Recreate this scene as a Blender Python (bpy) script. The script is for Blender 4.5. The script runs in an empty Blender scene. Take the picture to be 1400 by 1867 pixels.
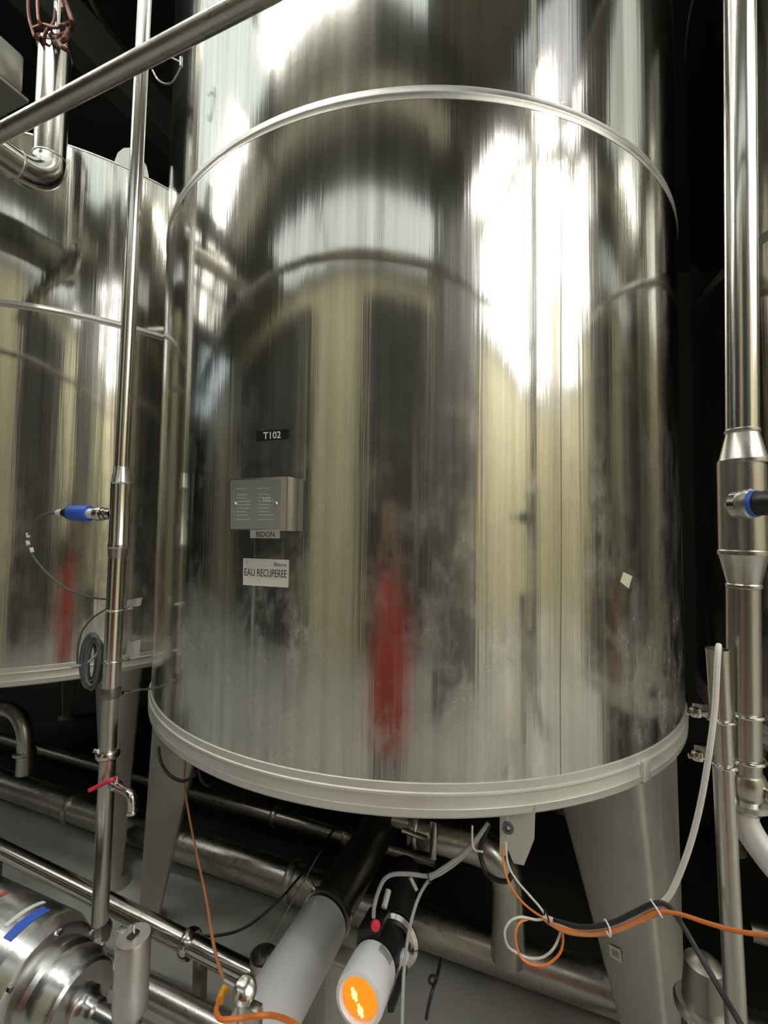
import bpy, bmesh, math, random
import numpy as np
from mathutils import Vector, Matrix
random.seed(4)
SC = bpy.context.scene
COL = SC.collection
# ------------------------------------------------------------------ camera
F, PITCH, ROLL, YAW = 800.38, .0441, .0128, -.0596
CAM = Vector((0, 0, 1.5))
fw = Vector((math.sin(YAW)*math.cos(PITCH), math.cos(YAW)*math.cos(PITCH), math.sin(PITCH)))
ri = Vector((math.cos(YAW), -math.sin(YAW), 0)); up = ri.cross(fw)
ri = math.cos(ROLL)*ri + math.sin(ROLL)*up; up = ri.cross(fw)
cd = bpy.data.cameras.new('camera'); cam = bpy.data.objects.new('camera', cd); COL.objects.link(cam)
cd.sensor_fit = 'HORIZONTAL'; cd.sensor_width = 36; cd.lens = F/1400*36; cd.clip_start = .02; cd.clip_end = 100
m = Matrix((ri, up, -fw)).transposed().to_4x4(); m.translation = CAM; cam.matrix_world = m
SC.camera = cam
# ------------------------------------------------------------------ light and exposure
W = bpy.data.worlds.new('world'); SC.world = W; W.use_nodes = True
W.node_tree.nodes['Background'].inputs[0].default_value = (.5, .52, .5, 1)
W.node_tree.nodes['Background'].inputs[1].default_value = .02
SC.view_settings.view_transform = 'Standard'; SC.view_settings.look = 'None'
SC.view_settings.exposure = 0; SC.view_settings.gamma = 1; SC.view_settings.use_curve_mapping = False
ROOF = dict(strip=1.25, strip_far=1.05, bay=4.5, end=2.5)
FILL_LAMP = 130.0      # radiance of the added fill lamps
# ------------------------------------------------------------------ frames: s along the tank row, n away from the aisle
U = Vector((.955, -.2966, 0)).normalized(); N = Vector((.2966, .955, 0)).normalized(); Z = Vector((0, 0, 1))
def P3(s, n, z): return U*s + N*n + Z*z
def ray(px, py): return fw + ri*((px-700)/F) - up*((py-933.5)/F)
def atn(px, py, n): d = ray(px, py); return CAM + d*(n/d.dot(N))
def atz(px, py, z): d = ray(px, py); return CAM + d*((z-1.5)/d.z)
TC = Vector((0, 1.9552, 0))                                   # axis of the main tank
def cyl(px, py, R=1.0):
    d = ray(px, py); h = math.hypot(d.x, d.y); e = Vector((d.x/h, d.y/h, 0))
    b = e.dot(TC); q = b*b - (TC.dot(TC) - R*R); t = b - math.sqrt(max(q, 0))
    return CAM + d*(t/h)
# ------------------------------------------------------------------ materials
def mat(name, col=(.5,.5,.5), rough=.5, metal=0, **kw):
    m = bpy.data.materials.new(name); m.use_nodes = True
    b = m.node_tree.nodes['Principled BSDF']
    b.inputs['Base Color'].default_value = (*col, 1); b.inputs['Roughness'].default_value = rough; b.inputs['Metallic'].default_value = metal
    for k, v in kw.items(): b.inputs[k.replace('_', ' ')].default_value = v
    return m
def nodes(m):
    nt = m.node_tree
    return nt, nt.nodes['Principled BSDF']
def noise(nt, scale, vec, sc=(1,1,1), detail=4, rough=.55):
    mp = nt.nodes.new('ShaderNodeMapping'); mp.inputs['Scale'].default_value = sc; nt.links.new(vec, mp.inputs['Vector'])
    n = nt.nodes.new('ShaderNodeTexNoise'); n.inputs['Scale'].default_value = scale; n.inputs['Detail'].default_value = detail; n.inputs['Roughness'].default_value = rough
    nt.links.new(mp.outputs[0], n.inputs['Vector']); return n.outputs['Fac']
def ramp(nt, fac, a, b, ca=(0,0,0,1), cb=(1,1,1,1)):
    r = nt.nodes.new('ShaderNodeValToRGB'); r.color_ramp.elements[0].position = a; r.color_ramp.elements[1].position = b
    r.color_ramp.elements[0].color = ca; r.color_ramp.elements[1].color = cb; nt.links.new(fac, r.inputs[0]); return r.outputs[0]
def math_(nt, op, a, b):
    n = nt.nodes.new('ShaderNodeMath'); n.operation = op
    for i, v in enumerate((a, b)):
        if isinstance(v, (int, float)): n.inputs[i].default_value = v
        else: nt.links.new(v, n.inputs[i])
    return n.outputs[0]
def steel(name, col, rough, bump=.0, streak=40, rvar=.08, tint=.12, dirt=0.0, zs=.02, bdist=.002):
    m = mat(name, col, rough, 1); nt, b = nodes(m)
    tc = nt.nodes.new('ShaderNodeTexCoord'); v = tc.outputs['Object']
    st = noise(nt, streak, v, (1,1,zs), 5)
    cl = noise(nt, 3.5, v, (1,1,.6), 6)
    r = ramp(nt, st, .3, .75, (rough-rvar*.5,)*3+(1,), (rough+rvar,)*3+(1,))
    nt.links.new(r, b.inputs['Roughness'])
    dk = tuple(c*(1-tint) for c in col)
    c = ramp(nt, cl, .35, .65, (*dk,1), (*col,1)); nt.links.new(c, b.inputs['Base Color'])
    if bump:
        bp = nt.nodes.new('ShaderNodeBump'); bp.inputs['Strength'].default_value = bump; bp.inputs['Distance'].default_value = bdist
        nt.links.new(st, bp.inputs['Height']); nt.links.new(bp.outputs[0], b.inputs['Normal'])
    return m, nt, b, v, st, cl
def tank_steel(name, seed, dirt=1.0):
    m, nt, b, v, st, cl = steel(name, (.66,.65,.60), .13, 0, 22, .05, .10)
    mp = nt.nodes.new('ShaderNodeMapping'); mp.inputs['Location'].default_value = (seed, seed*.7, seed*.3); nt.links.new(v, mp.inputs['Vector'])
    v = mp.outputs[0]
    # gentle waviness of the rolled sheet and fine upright polish lines
    wav = noise(nt, 2.3, v, (1,1,.35), 2)
    mid = noise(nt, 12, v, (1,1,.05), 3)
    fine = noise(nt, 90, v, (1,1,.012), 3)
    h = math_(nt, 'ADD', math_(nt, 'MULTIPLY', wav, 1.0), math_(nt, 'ADD', math_(nt, 'MULTIPLY', mid, .16), math_(nt, 'MULTIPLY', fine, .045)))
    bp = nt.nodes.new('ShaderNodeBump'); bp.inputs['Strength'].default_value = 1; bp.inputs['Distance'].default_value = .0065
    nt.links.new(h, bp.inputs['Height']); nt.links.new(bp.outputs[0], b.inputs['Normal'])
    # dried splashes and drip marks, low on the sheet
    sep = nt.nodes.new('ShaderNodeSeparateXYZ'); nt.links.new(tc_of(nt), sep.inputs[0])
    low = ramp(nt, math_(nt, 'DIVIDE', sep.outputs[2], 4.0), .30, .50, (1,1,1,1), (0,0,0,1))
    bl = ramp(nt, noise(nt, 14, v, (1,1,.55), 9, .72), .44, .70)
    dr = ramp(nt, noise(nt, 26, v, (1,1,.035), 5, .6), .58, .68)
    sp = ramp(nt, noise(nt, 5, v, (1,1,.45), 4), .42, .62)
    ms = math_(nt, 'MULTIPLY', math_(nt, 'MAXIMUM', bl, math_(nt, 'MULTIPLY', dr, .8)), math_(nt, 'ADD', math_(nt,'MULTIPLY',sp,.65), .35))
    film = math_(nt, 'MULTIPLY', math_(nt, 'MULTIPLY', math_(nt, 'ADD', math_(nt, 'MULTIPLY', ms, .42), .03), low), dirt)
    rr = math_(nt, 'ADD', math_(nt, 'MULTIPLY', film, .7), .085)
    rr2 = math_(nt, 'ADD', rr, math_(nt, 'MULTIPLY', st, .06)); nt.links.new(rr2, b.inputs['Roughness'])
    me = math_(nt, 'SUBTRACT', 1.0, math_(nt, 'MULTIPLY', film, .9)); nt.links.new(me, b.inputs['Metallic'])
    gr = ramp(nt, noise(nt, 45, v, (1,1,.015), 4, .6), .3, .7, (.50,.49,.45,1), (.72,.71,.66,1))
    mx = nt.nodes.new('ShaderNodeMix'); mx.data_type = 'RGBA'; nt.links.new(film, mx.inputs[0]); nt.links.new(gr, mx.inputs[6]); mx.inputs[7].default_value = (.66,.66,.63,1)
    nt.links.new(mx.outputs[2], b.inputs['Base Color'])
    b.inputs['Anisotropic'].default_value = .25
    tg = nt.nodes.new('ShaderNodeTangent'); tg.direction_type = 'RADIAL'; tg.axis = 'Z'; nt.links.new(tg.outputs[0], b.inputs['Tangent'])
    return m
def tc_of(nt):
    for n in nt.nodes:
        if n.bl_idname == 'ShaderNodeTexCoord': return n.outputs['Object']
M = {}
M['tank'] = tank_steel('tank steel', 0)
M['tank2'] = tank_steel('tank steel b', 5, .8)
M['satin'] = steel('satin steel', (.66,.65,.62), .38, .15, 60, .1, .1)[0]
M['leg'] = steel('leg steel', (.56,.54,.50), .46, 0, 30, .1, .25)[0]
M['leg'].node_tree.nodes['Principled BSDF'].inputs['Metallic'].default_value = .8
M['rim'] = steel('rim steel', (.82,.81,.76), .46, .1, 20, .1, .1, zs=1)[0]
M['rim'].node_tree.nodes['Principled BSDF'].inputs['Metallic'].default_value = .7
M['pipe'] = steel('pipe steel', (.68,.66,.61), .16, 0, 60, .06, .1)[0]
M['pipe_dull'] = steel('dull pipe steel', (.58,.56,.51), .30, 0, 60, .1, .2)[0]
M['pipe_dark'] = steel('dark pipe steel', (.34,.32,.28), .36, 0, 60, .1, .3)[0]  # darker and a little rougher than the other pipe steels
M['pump'] = steel('pump steel', (.62,.62,.61), .26, 0, 12, .12, .25, zs=1)[0]
M['alu'] = mat('dull aluminium', (.86,.86,.87), .36, .4)
M['bracket'] = mat('bent plate steel', (.52,.52,.49), .3, .95)
M['post'] = mat('grey post paint', (.46,.45,.41), .5)
M['weld'] = steel('weld band', (.62,.61,.57), .42, .1, 80, .1, .15, zs=1)[0]
M['dark'] = mat('dark painted metal', (.02,.02,.018), .5)
M['black'] = mat('black plastic', (.012,.012,.013), .4)
M['cable_black'] = mat('black cable sheath', (.02,.02,.022), .45)
M['cable_grey'] = mat('grey cable sheath', (.42,.43,.42), .5)
M['cable_dark_grey'] = mat('dark grey cable sheath', (.11,.115,.12), .5)
M['cable_orange'] = mat('orange cable sheath', (.85,.24,.045), .45)
M['cable_brown'] = mat('brown orange cable sheath', (.62,.26,.11), .45)
M['cable_white'] = mat('white cable sheath', (.78,.76,.70), .45)
M['white'] = mat('white plastic', (.82,.82,.84), .35)
M['blue'] = mat('blue plastic', (.035,.13,.62), .4)
M['red'] = mat('red plastic', (.75,.03,.06), .4)
M['yellow'] = mat('yellow tape', (.85,.42,.03), .5)
M['paper'] = mat('white label', (.80,.79,.75), .6)
M['ink'] = mat('black ink', (.02,.02,.02), .6)
M['ink_grey'] = mat('grey ink', (.22,.22,.21), .6)
M['tape'] = mat('black tape', (.008,.008,.008), .35)
M['tape_grey'] = mat('grey tape', (.36,.36,.33), .5)
M['letter_white'] = mat('white lettering', (.85,.85,.82), .5)
M['cream'] = mat('cream sticker', (.78,.74,.56), .6)
M['rust'] = mat('reddish wire', (.17,.065,.045), .4, .6)
M['duct'] = mat('grey duct sheet', (.22,.22,.19), .35, .5)
M['frame'] = mat('grey painted steel', (.20,.20,.18), .45)
M['box'] = mat('grey white sheet', (.60,.60,.56), .5)
def emis(name, col, st):
    m = bpy.data.materials.new(name); m.use_nodes = True; nt = m.node_tree; nt.nodes.remove(nt.nodes['Principled BSDF'])
    e = nt.nodes.new('ShaderNodeEmission'); e.inputs[0].default_value = (*col,1); e.inputs[1].default_value = st
    nt.links.new(e.outputs[0], nt.nodes['Material Output'].inputs[0]); return m
M['lens_glow'] = emis('amber light', (1,.30,.02), 1.15)
M['filament_glow'] = emis('amber light core', (1,.78,.22), 2.2)
def rough_mat(name, c0, c1, scale, rough, r2=None):
    m = mat(name, c0, rough); nt, b = nodes(m); tc = nt.nodes.new('ShaderNodeTexCoord'); v = tc.outputs['Object']
    n = noise(nt, scale, v, (1,1,1), 8, .65); nt.links.new(ramp(nt, n, .3, .7, (*c0,1), (*c1,1)), b.inputs['Base Color'])
    n2 = noise(nt, scale*2.3, v, (1,1,1), 5); r2 = r2 or rough
    nt.links.new(ramp(nt, n2, .35, .65, (rough,)*3+(1,), (r2,)*3+(1,)), b.inputs['Roughness'])
    bp = nt.nodes.new('ShaderNodeBump'); bp.inputs['Strength'].default_value = .15; bp.inputs['Distance'].default_value = .005; nt.links.new(n, bp.inputs['Height']); nt.links.new(bp.outputs[0], b.inputs['Normal'])
    return m
M['floor'] = rough_mat('concrete floor', (.34,.34,.31), (.56,.56,.52), 2.2, .35, .6)
M['floor_shade'] = rough_mat('shade-darkened floor', (.018,.018,.016), (.035,.035,.03), 2.2, .55, .75)  # near-black floor: the shade under and behind the tanks, put into the colour
M['cream_wall'] = rough_mat('cream painted wall', (.62,.56,.38), (.72,.66,.46), 1.5, .7)
M['dark_wall'] = rough_mat('dark wall', (.004,.004,.0035), (.009,.009,.0075), 2, .9)  # near-black so the gloom behind the tanks sits in the wall colour
M['dark_beam'] = rough_mat('shade-darkened beam', (.012,.012,.011), (.022,.022,.02), 2, .8)  # rear beams coloured near-black to stand for the unlit upper corner
M['ceil'] = rough_mat('ceiling board', (.30,.29,.24), (.36,.35,.29), 1.5, .8)
M['door'] = rough_mat('dark sliding door', (.045,.045,.038), (.07,.07,.06), 1.5, .5)
M['beam'] = rough_mat('dark beam paint', (.10,.10,.08), (.14,.14,.11), 2, .6)
# ------------------------------------------------------------------ mesh helpers
def finish(bm, ang=35):
    bmesh.ops.recalc_face_normals(bm, faces=bm.faces)
    for f in bm.faces: f.smooth = True
    ca = math.radians(ang)
    for e in bm.edges:
        if len(e.link_faces) == 2 and e.calc_face_angle(0) > ca: e.smooth = False
def frame_z(d):
    d = d.normalized(); a = Vector((0,0,1)) if abs(d.z) < .9 else Vector((1,0,0))
    x = a.cross(d).normalized(); y = d.cross(x); return x, y, d
def lathe(bm, prof, o, d=Z, seg=48, closed=False):
    """prof: list of (radius, distance along d)."""
    x, y, d = frame_z(Vector(d)); o = Vector(o); rings = []
    for r, h in prof:
        if r < 1e-6: rings.append([bm.verts.new(o + d*h)]); continue
        rings.append([bm.verts.new(o + d*h + (x*math.cos(a) + y*math.sin(a))*r) for a in (2*math.pi*i/seg for i in range(seg))])
    pairs = list(zip(rings, rings[1:]))
    if closed: pairs.append((rings[-1], rings[0]))
    for A, B in pairs:
        for i in range(seg):
            j = (i+1) % seg
            if len(A) == 1 and len(B) == 1: continue
            if len(A) == 1: bm.faces.new((A[0], B[i], B[j]))
            elif len(B) == 1: bm.faces.new((A[i], A[j], B[0]))
            else: bm.faces.new((A[i], A[j], B[j], B[i]))
def rod(bm, a, b, r, seg=24, ch=.0):
    a = Vector(a); b = Vector(b); L = (b-a).length
    if ch: pr = [(0,0),(r-ch,0),(r,ch),(r,L-ch),(r-ch,L),(0,L)]
    else: pr = [(0,0),(r,0),(r,L),(0,L)]
    lathe(bm, pr, a, b-a, seg)
def spline(pts, k=6):
    pts = [Vector(p) for p in pts]; P = [pts[0]*2-pts[1]] + pts + [pts[-1]*2-pts[-2]]; out = []
    for i in range(1, len(P)-2):
        for j in range(k):
            t = j/k; a,b,c,d = P[i-1:i+3]
            out.append(.5*((2*b) + (c-a)*t + (2*a-5*b+4*c-d)*t*t + (3*b-a-3*c+d)*t**3))
    out.append(pts[-1]); return out
def tube(bm, pts, r, seg=10, k=6, smooth=True, cap=True):
    pts = spline(pts, k) if smooth else [Vector(p) for p in pts]
    T = [(pts[min(i+1,len(pts)-1)] - pts[max(i-1,0)]).normalized() for i in range(len(pts))]
    x, y, _ = frame_z(T[0]); rings = []
    for i, p in enumerate(pts):
        if i:
            q = T[i-1].rotation_difference(T[i]); x = q @ x
        x = (x - T[i]*x.dot(T[i])).normalized(); y = T[i].cross(x)
        rr = r[i] if isinstance(r, list) else r
        rings.append([bm.verts.new(p + (x*math.cos(a)+y*math.sin(a))*rr) for a in (2*math.pi*j/seg for j in range(seg))])
    for A, B in zip(rings, rings[1:]):
        for j in range(seg): bm.faces.new((A[j], A[(j+1)%seg], B[(j+1)%seg], B[j]))
    if cap: bm.faces.new(rings[0][::-1]); bm.faces.new(rings[-1])
def box(bm, c, sx, sy, sz, ax=None):
    """box of full sizes along axes ax (three vectors)."""
    ax = ax or (Vector((1,0,0)), Vector((0,1,0)), Z); c = Vector(c); v = []
    for i in (-1,1):
        for j in (-1,1):
            for k in (-1,1): v.append(bm.verts.new(c + ax[0]*(i*sx/2) + ax[1]*(j*sy/2) + ax[2]*(k*sz/2)))
    for f in ((0,1,3,2),(4,6,7,5),(0,4,5,1),(2,3,7,6),(0,2,6,4),(1,5,7,3)): bm.faces.new([v[i] for i in f])
    return v
def rbox(bm, c, sx, sy, sz, ax=None, bev=.003, seg=2):
    b2 = bmesh.new(); box(b2, c, sx, sy, sz, ax)
    bmesh.ops.bevel(b2, geom=list(b2.edges), offset=bev, segments=seg, affect='EDGES', profile=.5)
    merge(bm, b2)
def merge(bm, b2):
    mp = {}
    for v in b2.verts: mp[v] = bm.verts.new(v.co)
    for f in b2.faces: bm.faces.new([mp[v] for v in f.verts])
    b2.free()
def prism(bm, pts, off):
    """closed outline pts extruded by vector off."""
    a = [bm.verts.new(Vector(p)) for p in pts]; b = [bm.verts.new(Vector(p)+Vector(off)) for p in pts]
    bm.faces.new(a); bm.faces.new(b[::-1])
    for i in range(len(a)):
        j = (i+1) % len(a); bm.faces.new((a[i], a[j], b[j], b[i]))
def B(fn, *a, **k):
    bm = bmesh.new(); fn(bm, *a, **k); return bm
def origin_of(p):
    o = Vector((0,0,0))
    while p is not None: o = o + p.location; p = p.parent
    return o
def obj(name, bm, m, parent=None, label=None, base=None, ang=35):
    """link the (world space) bmesh as ONE mesh object; the thing's base is its origin."""
    finish(bm, ang)
    if parent is not None: o0 = origin_of(parent)
    else:
        if base is None:
            lo = [min(v.co[i] for v in bm.verts) for i in range(3)]; hi = [max(v.co[i] for v in bm.verts) for i in range(3)]
            base = Vector(((lo[0]+hi[0])/2, (lo[1]+hi[1])/2, lo[2]))
        o0 = Vector(base)
    bmesh.ops.translate(bm, vec=-o0, verts=bm.verts)
    me = bpy.data.meshes.new(name); bm.to_mesh(me); bm.free(); me.materials.append(M[m] if isinstance(m, str) else m)
    o = bpy.data.objects.new(name, me); COL.objects.link(o)
    if parent is not None: o.parent = parent
    else: o.location = o0
    if label: o['label'] = label
    return o
def thing(name, label, cat, loc, group=None):
    o = bpy.data.objects.new(name, None); o.empty_display_size = .05; COL.objects.link(o); o.location = Vector(loc)
    o['label'] = label; o['category'] = cat
    if group: o['group'] = group
    return o
def tag(o, label, cat, group=None):
    o['label'] = label; o['category'] = cat
    if group: o['group'] = group
    return o
def struct(name, bm, m, parent=None):
    o = obj(name, bm, m, parent)
    if parent is None: o['kind'] = 'structure'
    return o
AX = (U, N, Z)
# ------------------------------------------------------------------ the room
def slab(s0, s1, n0, n1, z0, z1): return B(box, P3((s0+s1)/2, (n0+n1)/2, (z0+z1)/2), s1-s0, n1-n0, z1-z0, AX)
CE = 4.5
struct('floor', slab(-13, 9, -3.3, 1.68, -.2, 0), 'floor')
struct('floor', slab(-13, 9, 1.68, 6.2, -.2, 0), 'floor_shade')
struct('ceiling', slab(-13, 9, -3.3, 1.06, CE+.12, CE+.3), 'ceil')
struct('ceiling', slab(-13, 9, 1.06, 6.2, CE+.12, CE+.3), 'dark_wall')  # rear half of the ceiling, shade painted in as a near-black colour
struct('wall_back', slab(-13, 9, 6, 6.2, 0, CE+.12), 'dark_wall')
struct('wall_front', slab(-13, 9, -3.3, -3.1, 0, CE+.12), 'cream_wall')
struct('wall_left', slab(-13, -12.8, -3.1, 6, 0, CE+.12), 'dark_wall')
struct('wall_right', slab(8.8, 9, -3.1, 6, 0, CE+.12), 'cream_wall')
for i, (s0, s1) in enumerate([(-6.6, -2.15), (-.55, 1.6)]):
    d = struct('door_%d' % (i+1), slab(s0, s1, -3.1, -3.02, 0, 4.2), 'door')
    w = (s1-s0)/5
    for k in range(5): obj('panel', slab(s0+k*w+.01, s0+(k+1)*w-.01, -3.02, -2.99, .03, 4.15), 'door', d)
def rooflight(i, s0, s1, n0, n1, rad, col, ns, nn):
    t = .05; M['glow_pane%d' % i] = emis('glowing pane %d' % i, col, rad)
    bm = bmesh.new()
    for k in range(ns+1): box(bm, P3(s0+(s1-s0)*k/ns, (n0+n1)/2, CE+.05), t, n1-n0+t, .1, AX)
    for k in range(nn+1): box(bm, P3((s0+s1)/2, n0+(n1-n0)*k/nn, CE+.05), s1-s0+t, t, .1, AX)
    w = struct('roof_panel_%d' % i, bm, 'frame')
    for a in range(ns):
        for b in range(nn):
            obj('pane', slab(s0+(s1-s0)*a/ns+.02, s0+(s1-s0)*(a+1)/ns-.02, n0+(n1-n0)*b/nn+.02, n0+(n1-n0)*(b+1)/nn-.02, CE+.06, CE+.07), 'glow_pane%d' % i, w)
rooflight(1, -4.0, .30, -.52, 1.0, ROOF['strip'], (.93,1,.95), 2, 1)
rooflight(2, -3.1, 1.35, -2.95, -1.80, ROOF['strip_far'], (.92,.97,.93), 3, 1)
rooflight(3, 1.6, 2.2, -2.9, 0, ROOF['bay'], (1,.99,.95), 1, 1)
rooflight(4, 2.26, 8.6, -2.9, .9, ROOF['bay'], (1,.99,.95), 1, 1)
rooflight(5, 1.35, 2.2, .06, .95, .8, (.95,.95,1), 1, 1)
rooflight(6, -6.4, -4.3, -1.1, .9, ROOF['end'], (1,.99,.88), 2, 1)
rooflight(7, -4.0, 1.0, -1.20, -.84, .30, (1,.92,.66), 3, 1)  # no real rooflight: dim glowing panel added to pass for lit olive ceiling
rooflight(8, -12, -7, -2.9, -.4, .8, (.85,.95,1), 2, 1)
struct('trim_1', slab(-12.8, 1.35, -.80, -.54, CE-.05, CE+.12), 'beam')
struct('trim_2', slab(-12.8, 1.55, -1.78, -1.22, CE-.05, CE+.12), 'beam')
a, b = P3(1.15, -.5, CE-.1), P3(3.1, 1.05, CE-.1)
struct('trim_3', B(box, (a+b)/2, (b-a).length, .22, .16, ((b-a).normalized(), Z.cross((b-a).normalized()), Z)), 'beam')
for i, s in enumerate((-4.6, -3.5, -2.4)):
    struct('trim_%d' % (4+i), slab(s, s+.12, 1.05, 6, 4.0, 4.25), 'dark_beam')
struct('column_1', slab(1.05, 2.1, -1.75, -1.35, 0, CE+.1), 'frame')
struct('column_2', slab(4.3, 4.7, -.35, 0.02, 0, CE+.1), 'cream_wall')
M['tube'] = emis('fill lamp tube', (1,.98,.90), FILL_LAMP)
for s, lab in ((-3.0, 'far'), (-1.15, 'middle'), (2.2, 'near')):  # unseen lamps added to brighten the pipes, pump and floor in front
    c = P3(s, .4 if lab == 'near' else -.2, 4.36)
    t = thing('fill_lamp', 'added unseen batten lamp over the aisle, ' + {'far': 'beside the left tank', 'middle': 'between the two left tanks', 'near': 'toward the bright bay'}[lab], 'lamp', c)
    obj('housing', B(rbox, c + Z*.05, 1.3, .16, .05, AX, .006), 'white', t); obj('tube', B(rod, c - U*.6, c + U*.6, .018, 16), 'tube', t)
    for e in (-1, 1):
        obj('end_cap', B(rbox, c + U*(.615*e) + Z*.012, .03, .06, .06, AX, .004), 'white', t); obj('hanger', B(rod, c + U*(.5*e) + Z*.07, c + U*(.5*e) + Z*(CE-4.36), .004, 8), 'pipe', t)
# ------------------------------------------------------------------ storage tanks
def leg_bm(ax, phi, R, ztop, rin=-.20, rout=.004, w=.16, rin_b=-.02, rout_b=.045, wb=.06):
    """tapered box leg with rounded corners, its outer edge upright, its inner edge sloping out to the foot."""
    bm = bmesh.new(); rings = []; c, sn_ = math.cos(phi), math.sin(phi); tan = U*c + N*sn_; rad = U*sn_ - N*c
    for k in (0, .25, .5, .75, 1):
        mx = lambda a, b: a*(1-k)+b*k
        z = mx(ztop, .012); a, b = R+mx(rin, rin_b), R+mx(rout, rout_b); hw = mx(w, wb)/2; q = min(hw, (b-a)/2)*.22; ctr = P3(ax[0], ax[1], z); out = []
        for cx, cy, a0 in ((b-q, hw-q, 0), (a+q, hw-q, 90), (a+q, -hw+q, 180), (b-q, -hw+q, 270)):
            for t in (0, 30, 60, 90):
                an = math.radians(a0+t); out.append(bm.verts.new(ctr + rad*(cx+q*math.cos(an)) + tan*(cy+q*math.sin(an))))
        rings.append(out)
    for A, C in zip(rings, rings[1:]):
        for i in range(len(A)): j = (i+1) % len(A); bm.faces.new((A[i], A[j], C[j], C[i]))
    bm.faces.new(rings[0]); bm.faces.new(rings[-1][::-1]); return bm
def storage_tank(ax, R, label, zrim, zweld, ztop, legs, m, base_z=0.0, group=None):
    o = P3(ax[0], ax[1], 0); t = thing('storage_tank', label, 'tank', o, group)
    obj('shell', B(lathe, [(R, zrim), (R, zrim+.02), (R, zweld-.02), (R, zweld), (R, ztop-.02), (R, ztop)], o, Z, 192), m, t)
    obj('weld_band', B(lathe, [(R-.002, zweld-.017), (R+.0008, zweld-.016), (R+.0010, zweld-.004), (R+.0024, zweld-.002), (R+.0024, zweld+.002), (R+.0010, zweld+.004), (R+.0008, zweld+.016), (R-.002, zweld+.017)], o, Z, 192), 'weld', t)
    zr = zrim
    rim = obj('bottom_band', B(lathe, [(R-.002, zr+.005), (R+.003, zr+.003), (R+.004, zr-.013), (R+.0075, zr-.0145), (R+.0085, zr-.018), (R+.0075, zr-.0205), (R+.005, zr-.022), (R+.006, zr-.045),
              (R+.0075, zr-.047), (R+.0065, zr-.050), (R+.006, zr-.063), (R+.002, zr-.068), (R-.03, zr-.070)], o, Z, 192), 'rim', t)
    obj('dished_bottom', B(lathe, [(R-.03, zr-.070), (R-.1, zr-.10), (R*.6, zr-.19), (R*.25, zr-.235), (0, zr-.245)], o, Z, 96), 'pipe_dark', t)
    obj('top_band', B(lathe, [(R-.002, ztop-.008), (R+.003, ztop-.006), (R+.003, ztop), (R-.01, ztop+.004)], o, Z, 128), 'rim', t)
    obj('roof', B(lathe, [(R-.008, ztop+.002), (R*.5, ztop+.09), (.22, ztop+.14), (.22, ztop+.2), (0, ztop+.2)], o, Z, 96), m, t)
    for ph, kw in legs:
        l = obj('leg', leg_bm(ax, math.radians(ph), R, zrim - .064, **kw), 'leg', t)
        rad = U*math.sin(math.radians(ph)) - N*math.cos(math.radians(ph))
        obj('foot_plate', B(lathe, [(0,0),(.06,0),(.06,.012),(0,.012)], P3(ax[0],ax[1],0) + rad*(R+.01), Z, 24), 'leg', l)
    return t
MA = (-.579, 1.867)
main = storage_tank(MA, 1.0, 'tall polished steel tank in the middle, tagged T102', .9665, 2.496, 4.2, ((57, dict(rin=-.26, w=.24)), (-57, {}), (141, {}), (231, {})), 'tank')
left = storage_tank((-2.65, 1.90), 1.04, 'shorter steel tank at the left, behind the blue sensor', .945, 2.39, 3.11, ((62, dict(rout=.004, rout_b=.0, rin_b=-.08)), (-30, {}), (150, {}), (240, {})), 'tank2')
right = storage_tank((1.533, 1.92), 1.0, 'shadowed steel tank at the right edge, behind the open pipe', .95, 2.38, 3.6, ((-46, {}), (54, {}), (136, {}), (226, {})), 'tank2')
# vertical seam of the main sheet, a welded line
pts = [cyl(px, py, 1.0003) for px, py in ((1021, 182), (1023, 400), (1022, 700), (1023, 1000), (1021, 1250), (1022, 1426))]
obj('seam', B(tube, pts, .0011, 6, 6), 'pipe_dark', main)
# tabs where the legs meet the band
for px, py in ((1176, 1404),):
    c = cyl(px, py, 1.01); obj('leg_tab', B(rbox, c, .03, .012, .05, ((c-TC).cross(Z).normalized(), Vector((c.x-TC.x, c.y-TC.y, 0)).normalized(), Z), .003), 'rim', main)
a_ = math.radians(60); c = P3(-2.65 + math.sin(a_)*1.01, 1.9 - math.cos(a_)*1.01, 3.11); tl = U*math.cos(a_)+N*math.sin(a_)
lug = obj('lifting_lug', B(prism, [c+tl*x+Z*z for x, z in ((-.07,-.02),(.07,-.02),(.068,.03),(.058,.07),(.036,.105),(.012,.12),(-.012,.12),(-.036,.105),(-.058,.07),(-.068,.03))], (N*math.cos(a_)-U*math.sin(a_))*.02), 'satin', left)
# ------------------------------------------------------------------ stickers, plate
def patch_fn(cor, R=None, mapf=None):
    A, Bc, Cc, D = [Vector(c) for c in cor]                       # tl tr br bl, pixel corners
    def f(u, v, d=0.0):
        q = (A*(1-u)+Bc*u)*(1-v) + (D*(1-u)+Cc*u)*v
        return cyl(q[0], q[1], R+d) if mapf is None else mapf(q[0], q[1], d)
    return f
def sticker(bm, f, nu=6, nv=2, th=.0006):
    g = [[[bm.verts.new(f(i/nu, j/nv, d)) for i in range(nu+1)] for j in range(nv+1)] for d in (0, th)]
    for k in (0,1):
        for j in range(nv):
            for i in range(nu): bm.faces.new((g[k][j][i], g[k][j][i+1], g[k][j+1][i+1], g[k][j+1][i]))
    for j in range(nv):
        for i in (0, nu): bm.faces.new((g[0][j][i], g[0][j+1][i], g[1][j+1][i], g[1][j][i]))
    for i in range(nu):
        for j in (0, nv): bm.faces.new((g[0][j][i], g[0][j][i+1], g[1][j][i+1], g[1][j][i]))
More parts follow.
